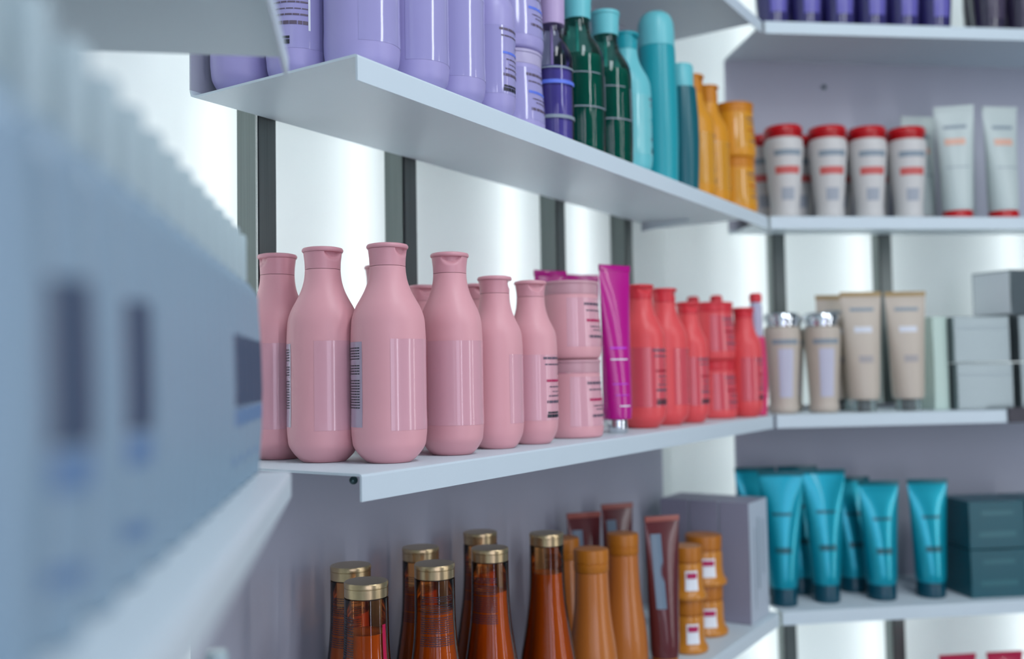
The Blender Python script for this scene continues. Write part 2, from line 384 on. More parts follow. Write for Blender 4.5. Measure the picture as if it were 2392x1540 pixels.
def carton(name, w, d, h, mb, deco=(), bev=.0008):
    t = thing(name); bm = NB(); box(bm, -w/2, w/2, -d/2, d/2, 0, h, bev); b = link('carton_body', bm, mb, t, smooth=False)
    for side, x0, x1, z0, z1, m, nm in deco:      # side 'f' front(+y) 's' side (-x) 'r' side (+x)
        bm = NB()
        if side == 'f': q = [(x0, d/2+.0004, z0), (x1, d/2+.0004, z0), (x1, d/2+.0004, z1), (x0, d/2+.0004, z1)]
        elif side == 's': q = [(-w/2-.0004, x0, z0), (-w/2-.0004, x1, z0), (-w/2-.0004, x1, z1), (-w/2-.0004, x0, z1)]
        else: q = [(w/2+.0004, x0, z0), (w/2+.0004, x1, z0), (w/2+.0004, x1, z1), (w/2+.0004, x0, z1)]
        bm.faces.new([bm.verts.new(p) for p in q]); link(nm, bm, m, b, smooth=False)
    return t
# ------------------------------------------------------------------ placement
KIND = {}
def put(kind, maker, bay, lv, s, v, label, cat, group=None, face=None, dz=0, tilt=0):
    if kind not in KIND: KIND[kind] = maker(); o = KIND[kind]
    else: o = dup(KIND[kind])
    b = BAY[bay]; p = b.p(s, v, Z[lv]+dz+.0003)
    o.location = p; h = face if face is not None else b.t+90
    o.rotation_euler = (tilt, 0, -math.radians(h))
    for k in ('label', 'category', 'group'):
        if k in o: del o[k]
    tag(o, label, cat, group); return o
# ================================================================== SETTING
def struct(name, bm, m, smooth=False):
    o = link(name, bm, m, None, smooth); o['kind'] = 'structure'; return o
def quad(bm, pts): bm.faces.new([bm.verts.new(p) for p in pts])
def isect(p, d, q, e):
    den = d.x*e.y-d.y*e.x; t = ((q.x-p.x)*e.y-(q.y-p.y)*e.x)/den; return p+d*t
W0, W1, W2 = B0.p(0, OFF), B1.p(0, OFF), B2.p(0, OFF)
K01 = isect(W0, B0.d, W1, B1.d); K12 = isect(W1, B1.d, W2, B2.d)
A0 = K01-B0.d*1.6; A3 = K12+B2.d*1.35
zb, zt = .10, 2.62
def wall(name, a, b, n):
    bm = NB(); quad(bm, [a+Vector((0, 0, zb)), b+Vector((0, 0, zb)), b+Vector((0, 0, zt)), a+Vector((0, 0, zt))])
    struct(name, bm, acrylic)
wall('wall_left', A0, K01, B0.n); wall('wall_back', K01, K12, B1.n); wall('wall_right', K12, A3, B2.n)
# light box housing behind the frosted walls
GAP = .075
H0, H1, H2 = W0+B0.q*GAP, W1+B1.q*GAP, W2+B2.q*GAP
J01 = isect(H0, B0.d, H1, B1.d); J12 = isect(H1, B1.d, H2, B2.d)
G0 = J01-B0.d*1.66; G3 = J12+B2.d*1.42
bm = NB()
for a, b in ((G0, J01), (J01, J12), (J12, G3)):
    quad(bm, [a+Vector((0, 0, zb-.02)), b+Vector((0, 0, zb-.02)), b+Vector((0, 0, zt+.02)), a+Vector((0, 0, zt+.02))])
struct('wall_housing', bm, housing)
bm = NB(); quad(bm, [Vector((-3, -2.5, 0)), Vector((4, -2.5, 0)), Vector((4, 4, 0)), Vector((-3, 4, 0))]); struct('floor', bm, mat('pale floor tiles', (186, 190, 192), .35))
bm = NB(); quad(bm, [Vector((-3, -2.5, 2.7)), Vector((4, -2.5, 2.7)), Vector((4, 4, 2.7)), Vector((-3, 4, 2.7))]); struct('ceiling', bm, mat('ceiling paint', (214, 218, 220), .8))
# fluorescent tubes in the light box
def lamp(bay, s, where):
    bm = NB(); lathe(bm, [(.007, 0), (.007, zt-zb-.04)], 12); o = link('fluorescent_tube', bm, tube_glow)
    o.location = BAY[bay].p(s, OFF+.036, zb+.02); tag(o, 'glowing tube in the wall, '+where, 'light tube', 'tubes lighting the frosted wall'); return o
for bay, s, w in ((1, .056, 'just left of the nearest steel post'), (1, .262, 'just left of the second steel post of the pink shelf'),
                  (1, .585, 'just left of the third steel post of the pink shelf'), (1, .80, 'between the two farthest posts of the pink shelf'),
                  (2, .058, 'just left of the first post of the right hand wall'), (2, .278, 'just left of the second post of the right hand wall'), (2, .60, 'beyond the right edge of the silver cartons'),
                  (0, -.50, 'behind the blurred foreground shelf')):
    lamp(bay, s, w)
# posts
def post(bay, s0, s1, where):
    b = BAY[bay]; w = s1-s0; t = thing('shelf_post', 'brushed steel post, '+where, 'post', 'steel posts carrying the shelves')
    bm = NB(); box(bm, 0, w, -.0, .029, 0, zt-.05, .0012); p = link('post_profile', bm, post_steel, t, smooth=False)
    bm = NB(); box(bm, w*.06, w*.10, -.0006, .0002, 0, zt-.05); link('post_groove', bm, black, p, smooth=False)
    t.location = b.p(s0, DEP+.0015, .05); t.rotation_euler = (0, 0, math.radians(90-b.t))
# local x along d, local +y = wallwards
post(1, .080, .1065, 'the nearest one, behind the left pink bottles'); post(1, .307, .3335, 'the second one, right of the tallest pink bottle')
post(1, .667, .695, 'above the stacked pink jars'); post(1, .900, .928, 'above the magenta tube and coral bottles')
post(2, .086, .1125, 'the first right of the corner'); post(2, .303, .330, 'behind the beige tubes'); post(2, .69, .717, 'near the right end of the right hand wall'); post(2, .91, .937, 'last at the right end')
post(0, -.30, -.2735, 'behind the blurred foreground shelf')
# shelves: bent sheets
def shelf(bay, lv, label, lip=.022, depth=DEP, length=LEN, s0=0, back=0, bracket=False, bolt=False, group='white steel shelves on the wall'):
    b = BAY[bay]; z = Z[lv]; th = .0022
    t = thing('wall_shelf', label, 'shelf', group); t.location = b.p(s0, 0, z); t.rotation_euler = (0, 0, math.radians(90-b.t))
    # section in (y, z): y wallwards
    bm = NB()
    sec = [(0, -lip), (0, -.0025), (.0008, -.0008), (.0028, 0)]
    if back:
        sec += [(depth-.006, 0), (depth-.0018, .0016), (depth-.0004, .006)]
    else: sec += [(depth, 0)]
    def off(sec, th):
        out = []
        for i, (y, zz) in enumerate(sec):
            a = sec[max(0, i-1)]; c = sec[min(len(sec)-1, i+1)]; dy, dz = c[0]-a[0], c[1]-a[1]; l = math.hypot(dy, dz)
            out.append((y+dz/l*th, zz-dy/l*th))
        return out
    def sweep(bm, sec):
        o2 = off(sec, th)
        loop = sec+o2[::-1]
        v = [[bm.verts.new((x, y, zz)) for y, zz in loop] for x in (0, length)]
        n = len(loop)
        for i in range(n): bm.faces.new((v[0][i], v[0][(i+1) % n], v[1][(i+1) % n], v[1][i]))
        m = len(sec)
        for k in (0, 1):
            for i in range(m-1): bm.faces.new((v[k][i], v[k][i+1], v[k][n-2-i], v[k][n-1-i]))
    sweep(bm, sec); link('shelf_board', bm, white_steel, t, True, 25)
    if back:
        bm = NB(); sweep(bm, [(depth-.0004, .0062), (depth-.0004, back)]); bp = link('back_plate', bm, plate_steel, t, True, 25)
        if bolt == 'plate':
            bm = NB(); lathe(bm, [(.0034, 0), (.0046, .0008), (.001, .002)], 16)
            so = link('screw', bm, zinc, bp); so.location = (length*.195, depth-.0027, back*.855); so.rotation_euler = (math.radians(90), 0, 0)
    # brackets under the shelf near both ends
    for f in ((.93,) if bracket else ()):
        bm = NB(); y0, y1 = depth*.55, depth-.004; x = length*f
        vs = [(x-.0012, y1, -th-.0002), (x-.0012, y0, -th-.0002), (x-.0012, y0, -.006), (x-.0012, y1, -.016)]
        a = [bm.verts.new(p) for p in vs]; c = [bm.verts.new((p[0]+.0024, p[1], p[2])) for p in vs]
        bm.faces.new(a); bm.faces.new(c)
        for i in range(4): bm.faces.new((a[i], a[(i+1) % 4], c[(i+1) % 4], c[i]))
        link('bracket', bm, white_steel, t, False)
    if bolt is not True: return t
    bm = NB(); lathe(bm, [(.0022, 0), (.0034, .0006), (.0034, .0022), (.0015, .0034)], 16)
    so = link('bolt', bm, zinc, t); so.location = (.014, .022, -.0075); so.rotation_euler = (math.radians(78), 0, math.radians(-35))
    return t
GAPZ = .338
shelf(1, 'T', 'white steel shelf at the top, its underside above the teal and yellow bottles')
shelf(2, 'T', 'white steel shelf at top right under the dark violet bottles')
shelf(1, 'U', 'long white steel shelf carrying the lilac, green and yellow bottles', back=GAPZ-.0024, bracket=True)
shelf(2, 'U', 'white steel shelf under the red capped bottles at right', back=GAPZ-.0024, bolt='plate')
shelf(1, 'M', 'white steel shelf carrying the row of pink bottles', bolt=True)
shelf(2, 'M', 'white steel shelf under the beige tubes and silver cartons')
shelf(1, 'L', 'white steel shelf carrying the amber bottles and orange jars', back=GAPZ-.0024)
shelf(2, 'L', 'white steel shelf under the teal tubes at lower right', back=GAPZ-.0024)
shelf(2, 'B', 'lowest white steel shelf at right, under the crimson tubes')
LIP0 = .0158
for lv, lb in (('b0a', 'blurred white shelf in the foreground at top left, seen from below'), ('b0b', 'blurred white foreground shelf under the row of pale spray bottles'), ('b0c', 'lower blurred white foreground shelf at the bottom left corner')):
    shelf(0, lv, lb, lip=LIP0, length=.62, s0=-.62, depth=.21, group='foreground shelves at left')
# dark ticket holder on the right shelf lip
bm = NB(); box(bm, 0, .12, -.004, -.0006, -.0225, .0035, .0004); o = link('ticket_holder', bm, M_('dark ticket', (52, 50, 62), .4), None, False)
o.location = B2.p(.418, 0, Z['M']); o.rotation_euler = (0, 0, math.radians(90-T2)); tag(o, 'dark ticket holder on the lip of the shelf below the silver cartons', 'ticket holder')
# ================================================================== PRODUCTS
# ---- middle shelf, pink row
mkp = lambda: flip_bottle('pink_bottle', True, pink, pink_cap, pink_film, front=False)
mks = lambda: flip_bottle('pink_bottle', False, pink, pink_cap, pink_film)
G1 = 'pink shampoo bottles'
L_ = 'pink bottle'
put('pb', mkp, 1, 'M', .080, .178, 'large pink bottle at the left end, half hidden by the blurred foreground', L_, G1, face=205)
put('pb', mkp, 1, 'M', .074, .112, 'large pink bottle second from left, in front of the nearest post', L_, G1, face=100)
put('pb', mkp, 1, 'M', .093, .050, 'large pink bottle nearest the viewer at the shelf corner, the tallest in the row', L_, G1, face=84)
put('pbb', lambda: flip_bottle('pink_bottle', True, pink, pink_cap, pink_film, front=False, back=False), 1, 'M', .182, .046, 'large pink bottle directly right of the tallest one', L_, G1, face=140)
put('pb', mkp, 1, 'M', .219, .165, 'large pink bottle hidden behind the tallest one, only its cap edge showing', L_, G1, face=123)
put('psb', lambda: flip_bottle('pink_bottle', False, pink, pink_cap, pink_film, front=False, back=False), 1, 'M', .262, .047, 'small pink bottle with a blank side, left of the labelled one', L_, G1, face=62)
put('ps', mks, 1, 'M', .330, .045, 'small pink bottle with printed label, left of the stacked jars', L_, G1, face=123)
put('ps', mks, 1, 'M', .168, .115, 'small pink bottle hidden behind the right shoulder of the tallest one', L_, G1, face=123)
put('ps', mks, 1, 'M', .290, .165, 'small pink bottle in the back row, behind the left of the blank sided one', L_, G1, face=123)
put('ps', mks, 1, 'M', .320, .110, 'small pink bottle behind and between the two small front ones', L_, G1, face=123)
mkj = lambda: jar('pink_jar', pink, M_('pink jar lid', (206, 158, 168), .3), pink_film, ink_mag)
put('pj', mkj, 1, 'M', .438, .055, 'pink jar at the bottom of the pink stack', 'jar', 'stacked pink jars', face=118)
put('pj', mkj, 1, 'M', .436, .055, 'pink jar on top of the pink stack', 'jar', 'stacked pink jars', face=120, dz=.0935)
mg_deco = [(.45, -.3, .8, .003, magenta_hl, 'print'), (.38, -.3, .8, .0015, ink_white, 'print'), (.22, -.2, .8, .002, magenta_hl, 'print'), (.15, -.2, .7, .0015, magenta_hl, 'print'), (.08, -.3, .5, .0015, ink_white, 'print')]
mkm = lambda: tube('magenta_tube', magenta, chrome, H=.2135, wt=.025, r=.0185, capr=.0125, caph=.017, deco=mg_deco, clear_ring=black)
put('mt', mkm, 1, 'M', .527, .040, 'magenta foil tube standing in front, right of the pink jars', 'tube', 'magenta tubes', face=146)
put('mt', mkm, 1, 'M', .526, .135, 'magenta foil tube behind the pink jars, left one', 'tube', 'magenta tubes', face=150)
put('mt', mkm, 1, 'M', .606, .130, 'magenta foil tube behind the pink jars, right one', 'tube', 'magenta tubes', face=158)
# coral group
mkc = lambda: flip_bottle('coral_bottle', True, coral, coral_cap, coral_film, accent=M_('deep red ink', (170, 20, 48), .4), bracket=ink_soft)
mkcs = lambda: flip_bottle('coral_bottle', False, coral, coral_cap, coral_film, accent=M_('deep red ink', (170, 20, 48), .4), bracket=ink_soft)
put('cb', mkc, 1, 'M', .633, .055, 'large coral bottle directly right of the magenta tube', 'coral bottle', 'coral bottles', face=130)
put('cb', mkc, 1, 'M', .712, .055, 'large coral bottle second from the magenta tube', 'coral bottle', 'coral bottles', face=80)
put('cs', mkcs, 1, 'M', .776, .045, 'small coral bottle left of the coral jars', 'coral bottle', 'coral bottles', face=130)
put('cs', mkcs, 1, 'M', .964, .026, 'small coral bottle right of the coral jars', 'coral bottle', 'coral bottles', face=120)
mkcj = lambda: jar('coral_jar', coral, coral_cap, coral_film, M_('deep red ink', (170, 20, 48), .4))
put('cj', mkcj, 1, 'M', .912, .060, 'coral jar at the bottom of the coral stack', 'jar', 'stacked coral jars', face=125)
put('cj', mkcj, 1, 'M', .910, .060, 'coral jar on top of the coral stack', 'jar', 'stacked coral jars', face=127, dz=.0935)
put('vi', vial, 1, 'M', 1.000, .128, 'slim serum bottle behind the small coral bottle, only its cap showing', 'serum bottle', 'slim pink serum bottles')
put('vi', vial, 1, 'M', 1.006, .088, 'slim serum bottle behind the coral jars, only its cap showing', 'serum bottle', 'slim pink serum bottles')
put('vi', vial, 1, 'M', 1.010, .020, 'slim serum bottle at the corner, hot pink with a clear neck', 'serum bottle', 'slim pink serum bottles')
# ---- upper shelf, lilac row
mkl = lambda: flip_bottle('lilac_bottle', True, lilac, lilac_cap, lilac_film, back=False, accent=ink_blue, bracket=ink_white)
mkls = lambda: flip_bottle('lilac_bottle', False, lilac, lilac_cap, lilac_film, accent=ink_blue, bracket=ink_white)
G = 'lilac bottles on the upper shelf'; L_ = 'lilac bottle'
put('lb', mkl, 1, 'U', .036, .171, 'large lilac bottle farthest left, beside the dark back plate', L_, G, face=33)
put('lb', mkl, 1, 'U', .048, .112, 'large lilac bottle second from left, behind the foreground shelf corner', L_, G, face=198)
put('lbb', lambda: flip_bottle('lilac_bottle', True, lilac, lilac_cap, lilac_film, front=False, back=False), 1, 'U', .063, .051, 'large lilac bottle standing at the near corner of the upper shelf', L_, G, face=92)
put('lbb', lambda: flip_bottle('lilac_bottle', True, lilac, lilac_cap, lilac_film, front=False, back=False), 1, 'U', .130, .046, 'large lilac bottle directly right of the one at the corner', L_, G, face=104)
put('lbb', lambda: flip_bottle('lilac_bottle', True, lilac, lilac_cap, lilac_film, front=False, back=False), 1, 'U', .191, .046, 'large lilac bottle left of the small labelled lilac one', L_, G, face=112)
put('ls', mkls, 1, 'U', .2485, .041, 'small lilac bottle with printed label and blue band', L_, G, face=123)
mklj = lambda: jar('lilac_jar', lilac, M_('lilac jar lid', (184, 176, 208), .3), lilac_film, ink_blue)
put('lj', mklj, 1, 'U', .316, .056, 'lilac jar at the bottom of the lilac stack', 'jar', 'stacked lilac jars', face=118)
put('lj', mklj, 1, 'U', .316, .056, 'lilac jar on top of the lilac stack', 'jar', 'stacked lilac jars', face=116, dz=.0935)
put('vs', lambda: clear_bottle('spray_bottle', violet_glass, violet_liq, lilac_cap, scale=.75, H=.172, top=.215, fill=.092, cap_r=.0165,
    deco=[(.070, .0745, 40, 160, ink_blue, 'print'), (.030, .034, 30, 160, ink_pale, 'print'), (.088, .090, 30, 160, ink_pale, 'print')]), 1, 'U', .382, .042,
    'clear spray bottle with violet liquid and lilac cap', 'spray bottle', face=60)
gdeco = [(.058, .0595, 40, 130, ink_pale, 'print'), (.100, .1012, 60, 130, ink_pale, 'print'), (.058, .101, 38, 42, ink_pale, 'print')]
put('gb', lambda: clear_bottle('green_bottle', green_glass, green_liq, teal_lt, fill=.128, deco=gdeco), 1, 'U', .455, .048, 'clear green bottle with teal cap, the left of two', 'green bottle', 'clear green bottles', face=70)
put('gb', None, 1, 'U', .527, .046, 'clear green bottle with teal cap, the right of two', 'green bottle', 'clear green bottles', face=80)
put('tb', lambda: flip_bottle('teal_bottle', True, teal_lt, teal, M_('pale teal film', (120, 200, 206), .2, coat=.4), accent=teal, bracket=teal, H=.2), 1, 'U', .598, .052, 'pale teal opaque bottle left of the aerosol can', 'teal bottle', face=90)
put('ae', aerosol, 1, 'U', .680, .043, 'tall teal aerosol can with a domed cap', 'aerosol can')
def teal_duo():
    t = thing('serum_bottle')
    bm = NB(); lathe(bm, smooth_prof([(.021, 0), (.0225, .0015), (.0228, .006), (.0228, .15), (.022, .158)], 4), 40); link('body', bm, teal_dk, t)
    bm = NB(); lathe(bm, [(.019, .1585), (.019, .19), (.017, .1935), (.012, .195)], 36); link('cap', bm, teal_lt, t); return t
put('td', teal_duo, 1, 'U', .752, .037, 'dark teal serum bottle with pale teal cap, right of the aerosol can', 'serum bottle')
mky = lambda: flip_bottle('yellow_bottle', True, yellow, yellow_cap, yellow_film, accent=M_('rust ink', (186, 84, 20), .4), bracket=yellow_cap, H=.205)
put('yb', mky, 1, 'U', .843, .056, 'golden yellow bottle, the left of two on the upper shelf', 'yellow bottle', 'yellow bottles', face=90)
put('yb', mky, 1, 'U', .912, .058, 'golden yellow bottle, the right of two, beside the yellow jars', 'yellow bottle', 'yellow bottles', face=85)
mkyj = lambda: jar('yellow_jar', yellow, yellow_cap, yellow_film, M_('rust ink', (186, 84, 20), .4))
put('yj', mkyj, 1, 'U', .986, .042, 'golden yellow jar at the bottom of the yellow stack', 'jar', 'stacked yellow jars', face=120)
put('yj', mkyj, 1, 'U', .985, .042, 'golden yellow jar on top of the yellow stack', 'jar', 'stacked yellow jars', face=118, dz=.0935)
# ---- lower shelf, amber row
G = 'amber bottles with champagne caps'; L_ = 'amber bottle'
for s, v, f, lb in ((.149, .150, -14, 'the farthest left, behind the lowest cap'), (.099, .085, 50, 'lowest in the picture, with a red strip'), (.261, .150, -20, 'back one of the second pair'),
                 (.195, .080, -34, 'front one of the second pair'), (.375, .150, -10, 'back one of the third pair'), (.293, .080, 2, 'front one of the third pair'), (.404, .075, 200, 'standing alone left of the tan bottles')):
    put('am', amber_bottle, 1, 'L', s, v, 'clear amber bottle with champagne cap, '+lb, L_, G, face=f)
put('tn', tan_bottle, 1, 'L', .491, .063, 'tan bottle with ribbed lid, the front one beside the amber bottles', 'tan bottle', 'tan bottles')
put('tn', tan_bottle, 1, 'L', .612, .080, 'tan bottle with ribbed lid, the one left of the brown tube', 'tan bottle', 'tan bottles')
put('tn', tan_bottle, 1, 'L', .545, .135, 'tan bottle at the back, half hidden by the lone amber bottle', 'tan bottle', 'tan bottles')
bdeco = [(.35, .15, .75, .10, M_('slate stripe', (112, 132, 150), .3), 'stripe')]
mkb = lambda: tube('brown_tube', brown, tan_lid, H=.205, wt=.026, r=.02, capr=.018, caph=.014, deco=bdeco, crimp=brown_lt)
put('bt', mkb, 1, 'L', .660, .043, 'dark brown foil tube in front of the orange jars', 'tube', 'brown tubes', face=162)
put('bt', mkb, 1, 'L', .640, .155, 'dark brown foil tube behind the front tan bottle', 'tube', 'brown tubes', face=160)
put('bt', mkb, 1, 'L', .745, .155, 'dark brown foil tube behind the tan bottle nearest the brown front tube', 'tube', 'brown tubes', face=160)
mko = lambda: gold_jar(.92); mko2 = lambda: gold_jar(1.12)
put('oj', mko, 1, 'L', .749, .046, 'small orange jar at the bottom of the left orange stack', 'jar', 'orange jars', face=140)
put('oj', mko, 1, 'L', .749, .046, 'small orange jar on top of the left orange stack', 'jar', 'orange jars', face=140, dz=.0755)
put('ok', mko2, 1, 'L', .850, .060, 'larger orange jar at the bottom of the right orange stack', 'jar', 'orange jars', face=145)
put('ok', mko2, 1, 'L', .850, .060, 'larger orange jar on top of the right orange stack', 'jar', 'orange jars', face=145, dz=.0755)
gd = [('f', -.012, -.008, .03, .16, ink_pale, 'print'), ('f', .004, .007, .05, .16, ink_pale, 'print'), ('f', .010, .013, .02, .15, M_('pale carton print', (150, 160, 176), .5), 'print')]
def gcart():
    t = carton('grey_carton', .088, .0495, .192, grey_box, ())
    bm = NB(); box(bm, -.0436, .0436, .0247, .0252, .001, .1915); link('white_front', bm, white_box, t, False)
    for x0, x1, z0, z1 in ((-.022, -.017, .07, .16), (.0, .006, .05, .165), (.018, .021, .02, .15)):
        bm = NB(); quad(bm, [(x0, .0256, z0), (x1, .0256, z0), (x1, .0256, z1), (x0, .0256, z1)]); link('print', bm, ink_pale, t, False)
    return t
put('gc', gcart, 1, 'L', .965, .036, 'grey and white carton at the shelf front, by the teal tubes', 'carton', 'grey cartons')
put('gc', gcart, 1, 'L', .965, .0875, 'grey carton in the middle of the three', 'carton', 'grey cartons')
put('gc', gcart, 1, 'L', .965, .139, 'grey carton nearest the wall of the three', 'carton', 'grey cartons')
# ---- right wall, upper shelf : white bottles with red caps
rdeco = [(.112, .122, -48, 40, ink_pale, 'label_text'), (.080, .093, -44, 40, ink_red, 'label_band'), (.034, .056, -26, 22, M_('faint grey print', (164, 170, 180), .4), 'label_print')]
mkr = lambda: tapered('red_capped_bottle', pearl, red, red_lt, rdeco)
G = 'white bottles with red caps'; L_ = 'red capped bottle'
for i, (s, lb) in enumerate(((.052, 'first from the left in the front row'), (.134, 'second from the left in the front row'), (.209, 'third from the left in the front row'), (.284, 'fourth, next to the white tubes'))):
    put('rb', mkr, 2, 'U', s, .060, 'red capped white bottle, '+lb, L_, G, face=T2+90+12)
for i, (s, lb) in enumerate(((.040, 'behind the first, by the yellow jars'), (.110, 'back row behind the gap of first and second'), (.185, 'back row behind the gap of second and third'), (.258, 'back row behind the gap of third and fourth'))):
    put('rb', mkr, 2, 'U', s, .135, 'red capped white bottle, '+lb, L_, G, face=T2+90+12)
tdeco = [(.62, -.5, .6, .012, M_('pale orange print', (226, 178, 158), .4), 'print'), (.78, -.6, .6, .006, ink_pale, 'print'), (.4, -.7, .7, .0015, ink_pale, 'print')]
mkwt = lambda: tube('white_tube', M_('white tube plastic', (196, 208, 206), .35), red, H=.212, wt=.034, r=.026, capr=.0255, caph=.018, deco=tdeco)
G = 'white tubes with red caps'
put('wt', mkwt, 2, 'U', .378, .060, 'white tube on a red cap, left one in front', 'tube', G, face=T2+90+20)
put('wt', mkwt, 2, 'U', .468, .060, 'white tube on a red cap, at the right edge', 'tube', G, face=T2+90)
put('wt', mkwt, 2, 'U', .352, .135, 'white tube on a red cap in the back row, left of the front tubes', 'tube', G, face=T2+90)
put('wt', mkwt, 2, 'U', .432, .135, 'white tube on a red cap in the back row, between the front tubes', 'tube', G, face=T2+90)
# ---- right wall, top shelf : violet bottles
def vbottle(name, m):
    t = thing(name); pr = smooth_prof([(.0235, 0), (.0262, .002), (.0265, .006), (.0265, .15), (.024, .163), (.014, .172), (.013, .18)], 4)
    bm = NB(); lathe(bm, pr, 44); b = link('body', bm, m, t)
    bm = NB(); lathe(bm, [(.0145, .1805), (.0145, .205), (.012, .207)], 32); link('cap', bm, m, t)
    bm = NB(); patch(bm, pr, .02, .12, -30, 30, .0003); link('label', bm, M_('lighter violet label', (104, 98, 178), .25) if m is purple_dk else M_('lighter plum label', (70, 62, 84), .25), b)  # front patch in a lighter tone than the bottle body
    return t
for i in range(6):
    put('vb', lambda: vbottle('violet_bottle', purple_dk), 2, 'T', .030+.0605*i, .036, 'dark violet bottle on the top shelf, '+['first from the corner', 'second from the corner', 'third from the corner', 'fourth from the corner', 'second to last', 'last before the pale gap'][i], 'violet bottle', 'violet bottles on the top shelf')
for i in range(5):
    put('vb', None, 2, 'T', .060+.0605*i, .106, 'dark violet bottle in the back row of the top shelf, behind front row gaps', 'violet bottle', 'violet bottles in the back row of the top shelf')
for i, lb in enumerate(('left one, beside the pale gap', 'right one, at the picture edge')):
    put('kb', lambda: vbottle('plum_bottle', plum_dk), 2, 'T', .438+.064*i, .036, 'blackish plum bottle on the top shelf, '+lb, 'plum bottle', 'plum bottles')
put('kb', None, 2, 'T', .470, .106, 'blackish plum bottle behind the gap of the two front ones', 'plum bottle', 'plum bottles')
# ---- right wall, middle shelf
bdec = [(.120, .128, -44, 44, ink_pale, 'label_text'), (.028, .112, -26, 26, M_('pale lilac print', (196, 196, 214), .3), 'label')]
mkbb = lambda: tapered('beige_bottle', beige, chrome, chrome, bdec, H=.175, rt_=.0315, rb=.0235, caph=.024)
for s, lb in ((.036, 'left one, beside the coral bottles'), (.110, 'right one, beside the beige tubes')):
    put('bb', mkbb, 2, 'M', s, .055, 'beige bottle with silver cap, '+lb, 'beige bottle', 'beige bottles with silver caps', face=T2+90+10)
put('bb', None, 2, 'M', .075, .125, 'beige bottle with silver cap, behind the gap of the front two', 'beige bottle', 'beige bottles with silver caps')
bt = [(.62, -.45, .5, .010, M_('pale bluish print', (218, 222, 232), .3), 'print'), (.82, -.6, .6, .006, ink_pale, 'print'), (.34, -.4, .4, .012, M_('faint beige print', (170, 164, 164), .4), 'print')]  # flat bars across the tube front, the first one palest
mkbt = lambda: tube('beige_tube', beige, mat('clear cap', (200, 214, 214), .1, trans=.8, ior=1.3), H=.211, wt=.036, r=.027, capr=.0215, caph=.021, deco=bt, clear_ring=black, crimp=beige_dk)
for s, v, lb in ((.184, .055, 'left one of the front two'), (.268, .055, 'right one of the front two'), (.168, .120, 'in the back row, peeking out at the left')):
    put('bt2', mkbt, 2, 'M', s, v, 'beige tube standing on a clear cap, '+lb, 'tube', 'beige tubes', face=T2+90+8)
sd = [('f', -.046, .046, .004, .0055, ink_pale, 'print')]
mkS = lambda: carton('silver_carton', .106, .085, .0815, silver_box, (('f', -.046, .046, .060, .0612, ink_pale, 'print'),))
G = 'silver cartons'
put('sb', mkS, 2, 'M', .398, .070, 'silver carton at the bottom of the left stack', 'carton', G)
put('sb', mkS, 2, 'M', .396, .072, 'silver carton on top of the left stack', 'carton', G, dz=.083)
put('sb', mkS, 2, 'M', .516, .066, 'silver carton at the bottom of the right stack', 'carton', G)
put('sb', mkS, 2, 'M', .516, .066, 'silver carton in the middle of the right stack', 'carton', G, dz=.083)
def top_carton():
    t = carton('silver_carton', .106, .085, .0815, silver_box)
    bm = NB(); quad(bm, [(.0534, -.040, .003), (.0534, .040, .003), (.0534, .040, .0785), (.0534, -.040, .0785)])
    link('painted_reflection', bm, M_('painted foil reflection', (232, 240, 244), .25, metal=.2), t, False); return t  # pale quad paints a bright light reflection onto the foil side
put('sb2', top_carton, 2, 'M', .497, .085, 'silver carton topmost of all, its side with painted reflection turned left', 'carton', G, dz=.1665, face=158)
put('pg', lambda: carton('slim_carton', .028, .06, .166, pale_green, (('s', -.028, .028, .09, .160, M_('sage print', (104, 118, 104), .4), 'print'),)), 2, 'M', .326, .075, 'slim pale green carton between the beige tube and the silver cartons', 'carton')
# ---- right wall, lower shelf : teal tubes
tl = mat('teal foil', (0, 158, 180), .3, metal=.45, coat=.3); tcap = M_('deep teal cap', (2, 70, 88), .3)
td_ = [(.30, -.5, .5, .010, teal_dk, 'print'), (.62, -.5, .5, .005, teal_dk, 'print')]
mkt = lambda: tube('teal_tube', tl, tcap, H=.228, wt=.0375, r=.024, capr=.0225, caph=.030, deco=td_, crimp=teal_dk)
mkt2 = lambda: tube('teal_tube', tl, tcap, H=.205, wt=.0355, r=.026, capr=.0245, caph=.026, deco=td_, crimp=teal_dk)
G = 'teal tubes'
for k, mk, s, v, lb, f in (('t1', mkt, .024, .050, 'first at the corner, beside the cartons', 18), ('t1', mkt, .106, .060, 'second from the corner, tall', 10), ('t2', mkt2, .208, .060, 'third from the corner, shorter', 6), ('t2', mkt2, .300, .060, 'fourth, beside the dark teal boxes', 6),
                        ('t1', mkt, .008, .128, 'tall, in the back row at the corner', 0), ('t1', mkt, .088, .128, 'tall, in the back row behind the first gap', 0), ('t2', mkt2, .190, .128, 'shorter, in the back row behind the third', 0)):
    put(k, mk, 2, 'L', s, v, 'teal foil tube, '+lb, 'tube', G, face=T2+90+f)
dk = M_('dark teal carton', (0, 84, 98), .35)
mkd = lambda: carton('teal_carton', .106, .09, .083, dk, (('f', -.03, .03, .058, .066, teal_dk, 'print'), ('f', -.035, .035, .02, .03, teal_dk, 'print')))
for s, dz, lb in ((.408, 0, 'bottom of the left stack'), (.408, .0845, 'top of the left stack'), (.520, 0, 'bottom of the stack at the picture edge'), (.520, .0845, 'top of the stack at the picture edge')):
    put('dc', mkd, 2, 'L', s, .070, 'dark teal carton, '+lb, 'carton', 'dark teal cartons', dz=dz)
mkcr = lambda: tube('crimson_tube', crimson, black, H=.233, wt=.034, r=.024, capr=.022, caph=.02)
